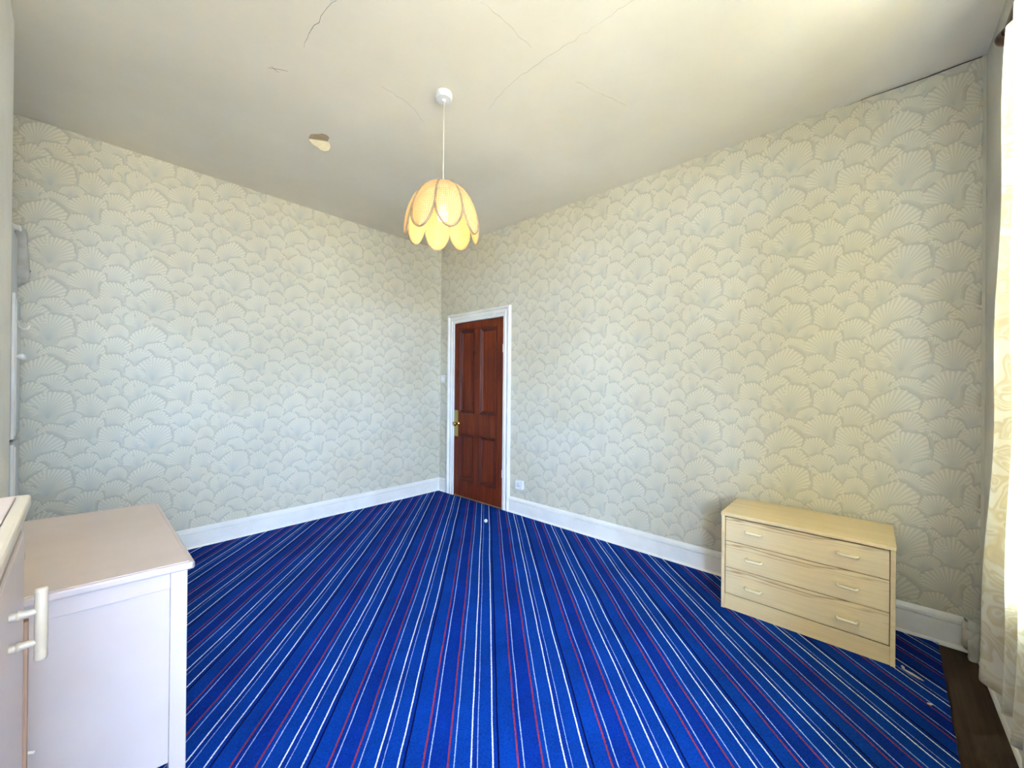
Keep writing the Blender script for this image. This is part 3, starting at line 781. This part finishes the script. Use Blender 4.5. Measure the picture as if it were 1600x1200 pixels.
# ------------------------------------------------------------------ cream cupboard close to the camera
def cream():
    xf, xb, ya, yb, h = -.066, -.545, .44, 1.20, 1.082
    t = thing('cream_cupboard', (-.3, .82, .009), 'glossy cream cupboard with a turned dowel handle at the left edge', 'cupboard')
    def pb(name, lo, hi, mat='cream', bev=.003, parent=t):
        bm = new_bm(); box(bm, lo, hi, bev); return obj(name, bm, M[mat], parent)
    b = .009
    top = pb('top', (xb, ya, h-.010), (xf-.014, yb-.008, h), 'pink_top', .002)
    for nm, lo, hi in (('lip', (xf-.014, ya, h-.026), (xf+.004, yb+.002, h-.001)), ('lip', (xb, yb-.012, h-.026), (xf+.004, yb+.002, h-.001))): pb(nm, lo, hi, 'cream', .005, top)
    pb('bead', (xf-.010, ya+.01, h-.044), (xf-.001, yb, h-.028), 'cream', .004, top)
    pb('side_panel', (xb, yb-.020, b), (xf-.004, yb-.002, h-.026)); pb('side_panel', (xb, ya, b), (xf-.004, ya+.018, h-.026))
    pb('back_panel', (xb, ya+.018, b+.03), (xb+.006, yb-.020, h-.026), bev=0)
    pb('front_stile', (xf-.022, yb-.075, b), (xf-.003, yb-.021, h-.046), 'pink'); pb('front_stile', (xf-.022, ya+.019, b), (xf-.003, ya+.06, h-.046), 'pink')
    pb('plinth', (xf-.030, ya+.06, b), (xf-.012, yb-.075, .07))
    d = pb('door', (xf-.020, ya+.062, .072), (xf+.002, yb-.092, h-.048), 'pink', .003)
    pb('door_edge', (xf-.018, yb-.091, .072), (xf+.007, yb-.074, .870), 'raw_edge', .001, d)
    # turned handle: two dowels carrying an upright grip
    yc, xg = .882, xf+.031
    hb = new_bm(); lathe(hb, [(0, .898), (.0060, .8985), (.0068, .902), (.0068, .906), (.0062, .908), (.0071, .911), (.0062, .914), (.0068, .917), (.0068, .985), (.0062, .988), (.0071, .991), (.0062, .994), (.0068, .996), (.0068, .9995), (.0060, 1.002), (0, 1.0025)], (xg, yc, 0), 'Z', 20)
    hd = obj('handle', hb, M['handle'], t, True, 'upright turned wooden grip')
    for zc in (.970, .926):
        bm = new_bm(); cyl(bm, (xf-.002, yc, zc), (xg, yc, zc), .0062, .0048, 14); lathe(bm, [(.0062, .010), (.0070, .012), (.0062, .014)], (xf-.002, yc, zc), 'X', 14)
        smooth_by_angle(obj('dowel', bm, M['handle'], hd), 40)
    for zc in (.985, .845):
        bm = new_bm(); box(bm, (xf-.004, yb-.086, zc-.006), (xf+.002, yb-.074, zc+.006), .001); obj('catch', bm, M['steel'], t)
    bm = new_bm(); box(bm, (xf-.003, yb-.072, .60), (xf+.001, yb-.046, .705), .001); p = obj('bolt_plate', bm, M['white'], t, label='small painted bolt plate')
    bm = new_bm(); cyl(bm, (xf+.003, yb-.059, .60), (xf+.003, yb-.059, .68), .004, n=10); cyl(bm, (xf+.003, yb-.059, .618), (xf+.014, yb-.059, .612), .003, n=8); obj('bolt', bm, M['cream'], p, True)
cream()

# ------------------------------------------------------------------ alcove cupboard beyond the chimney breast
def alcove():
    xf = -.262; ya, yb, h = CHY1+.004, LY-.034, 2.16
    t = thing('alcove_cupboard', (-.42, 3.4, .009), 'white painted alcove cupboard seen edge-on at the far left', 'cupboard')
    def pb(name, lo, hi, mat='cup', bev=.002, parent=t):
        bm = new_bm(); box(bm, lo, hi, bev); return obj(name, bm, M[mat], parent)
    pb('front_frame', (xf-.02, ya, .97), (xf, yb, 1.0)); pb('front_frame', (xf-.02, ya, 1.76), (xf, yb, h)); pb('front_frame', (xf-.02, ya, .009), (xf, yb, .08))
    pb('front_frame', (xf-.02, ya, .08), (xf, ya+.04, 1.76)); pb('front_frame', (xf-.02, yb-.04, .08), (xf, yb, 1.76))
    pb('top', (ALX+.004, ya, h-.018), (xf-.02, yb, h)); pb('side_panel', (ALX+.004, ya, .009), (xf-.02, ya+.016, h-.018)); pb('side_panel', (ALX+.004, yb-.016, .009), (xf-.02, yb, h-.018))
    ym = 3.42
    for za, zb in ((.985, 1.77), (.085, .955)):
        for k, (da, db) in enumerate(((ya+.03, ym-.003), (ym+.003, yb-.03))):
            d = pb('door', (xf+.0005, da, za), (xf+.014, db, zb))
            if k == 0: pb('door_strip', (xf+.014, db-.040, za), (xf+.026, db-.004, zb), 'white', .002, d)
            else: pb('door_strip', (xf+.014, da+.030, za+.01), (xf+.026, da+.066, zb-.02), 'white', .002, d)
            if za > .5:
                yk = db-.030 if k == 0 else da+.045
                bm = new_bm(); lathe(bm, [(.006, .024), (.006, .034), (.014, .040), (.017, .050), (.012, .058), (0, .060)], (xf, yk, 1.43), 'X', 16); obj('knob', bm, M['white'], d, True)
                if k == 1:
                    bm = new_bm(); tube(bm, [(xf+.026, yk+.06, 1.635), (xf+.032, yk+.06, 1.60), (xf+.045, yk+.06, 1.590), (xf+.060, yk+.06, 1.594), (xf+.066, yk+.06, 1.612)], .0045, 8); obj('hook', bm, M['white'], d, True)
alcove()
lump('crumbling_plaster', wall_left, (-.255, LY-.030, 2.06), (.034, .026, .15), M['lime'], 21, .25)
lump('crumbling_plaster', wall_left, (-.275, LY-.034, 2.235), (.022, .022, .030), M['white'], 22, .5)
bm = new_bm(); tube(bm, [(-.215, LY-.006, 1.99), (-.224, LY-.006, 1.965), (-.228, LY-.006, 1.95), (-.240, LY-.006, 1.93), (-.244, LY-.006, 1.91)], [.002, .006, .004, .006, .002], 6); obj('crack', bm, M['crack_dark'], wall_left)

# ------------------------------------------------------------------ curtain and rod
def curtain():
    t = thing('curtain', (1.9, -.33, .25), 'cream patterned curtain hanging at the right edge of the photo', 'curtain')
    bm = new_bm(); ns, nz = 200, 48; g = []
    ztop = 2.535
    for i in range(ns+1):
        s = i/ns; row = []
        zb = .215 + .16*max(0, 1-s/.045)**2.2 + .02*math.sin(s*42)
        for j in range(nz+1):
            f = j/nz; z = ztop+(zb-ztop)*f
            x = (2.150+.115*f**1.1) - s*(1.06+.10*f)
            amp = (.010+.022*f)
            y = -.352+.036*f - .045*min(1, s/.11)*f + amp*math.sin(s*2*math.pi*9-.4) + .006*math.sin(s*53+f*5) + .004*math.sin(f*17+s*9)
            if y > -.275: y = -.275+(y+.275)*.3
            row.append(bm.verts.new((x, y, z)))
        g.append(row)
    for i in range(ns):
        for j in range(nz): bm.faces.new((g[i][j], g[i][j+1], g[i+1][j+1], g[i+1][j]))
    o = obj('drape', bm, M['cloth'], t, True)
    md = o.modifiers.new('cloth_thickness', 'SOLIDIFY'); md.thickness = .0016
    bm = new_bm(); tube(bm, [(v.co.x, v.co.y, v.co.z) for v in []] or [(2.150+.115*f**1.1, -.352+.036*f+.010*math.sin(-.4)*(1+2.2*f)+.002, 2.535+(.36-2.535)*f) for f in np.linspace(.01, .95, 30)], .004, 6)
    obj('hem', bm, M['cloth'], t, True)
curtain()
def rod():
    t = thing('curtain_rod', (1.9, -.352, 2.555), 'dark brown wooden curtain rod with rounded finial above the curtain', 'curtain rod')
    bm = new_bm(); cyl(bm, (.98, -.352, 2.555), (2.175, -.352, 2.555), .014, n=16); obj('pole', bm, M['rod'], t, True)
    for x, s in ((2.17, 1), (.98, -1)):
        bm = new_bm(); lathe(bm, [(.014, 0), (.018, s*.004), (.018, s*.012), (.014, s*.016), (.024, s*.026), (.028, s*.040), (.024, s*.054), (.012, s*.062), (0, s*.064)], (x, -.352, 2.555), 'X', 20); obj('finial', bm, M['rod'], t, True)
    for x in (2.12, 1.03):
        bm = new_bm(); cyl(bm, (x, WY+.001, 2.555), (x, -.352, 2.555), .008); cyl(bm, (x, WY+.001, 2.555), (x, WY+.008, 2.555), .025); obj('bracket', bm, M['rod'], t)
rod()

# ------------------------------------------------------------------ bits on the carpet
bm = new_bm(); lathe(bm, [(0, 0)]+[(.0165*math.sin(a), .0165*(1-math.cos(a))) for a in np.linspace(.25, 2.9, 12)]+[(0, .033)], (2.569, 2.656, .009), 'Z', 20)
tag(obj('ball', bm, M['white_p'], None, True), 'small white ball lying on the carpet in front of the door', 'ball')
def chip(x, y, a, b, rot, label, seed):
    rs = random.Random(seed); bm = new_bm(); n = 9; pts = []
    for k in range(n):
        th = 2*math.pi*k/n; r = rs.uniform(.7, 1.15)
        px, py = a*r*math.cos(th), b*r*math.sin(th)
        pts.append((x+px*math.cos(rot)-py*math.sin(rot), y+px*math.sin(rot)+py*math.cos(rot), .0095+rs.uniform(0, .002)))
    poly_extrude(bm, pts, (0, 0, .0025)); tag(obj('paint_chip', bm, M['lime']), label, 'paint chip', 'paint chips on the carpet')
chip(2.575, -.118, .010, .005, .4, 'tiny white paint chip beside the foot of the chest of drawers', 1)
chip(2.535, -.150, .040, .007, 1.0, 'long thin pale paint chip on the dark carpet right of the chest', 2)
chip(2.349, -.187, .010, .006, 2.0, 'tiny pale paint chip on the carpet near the bare floor strip', 3)
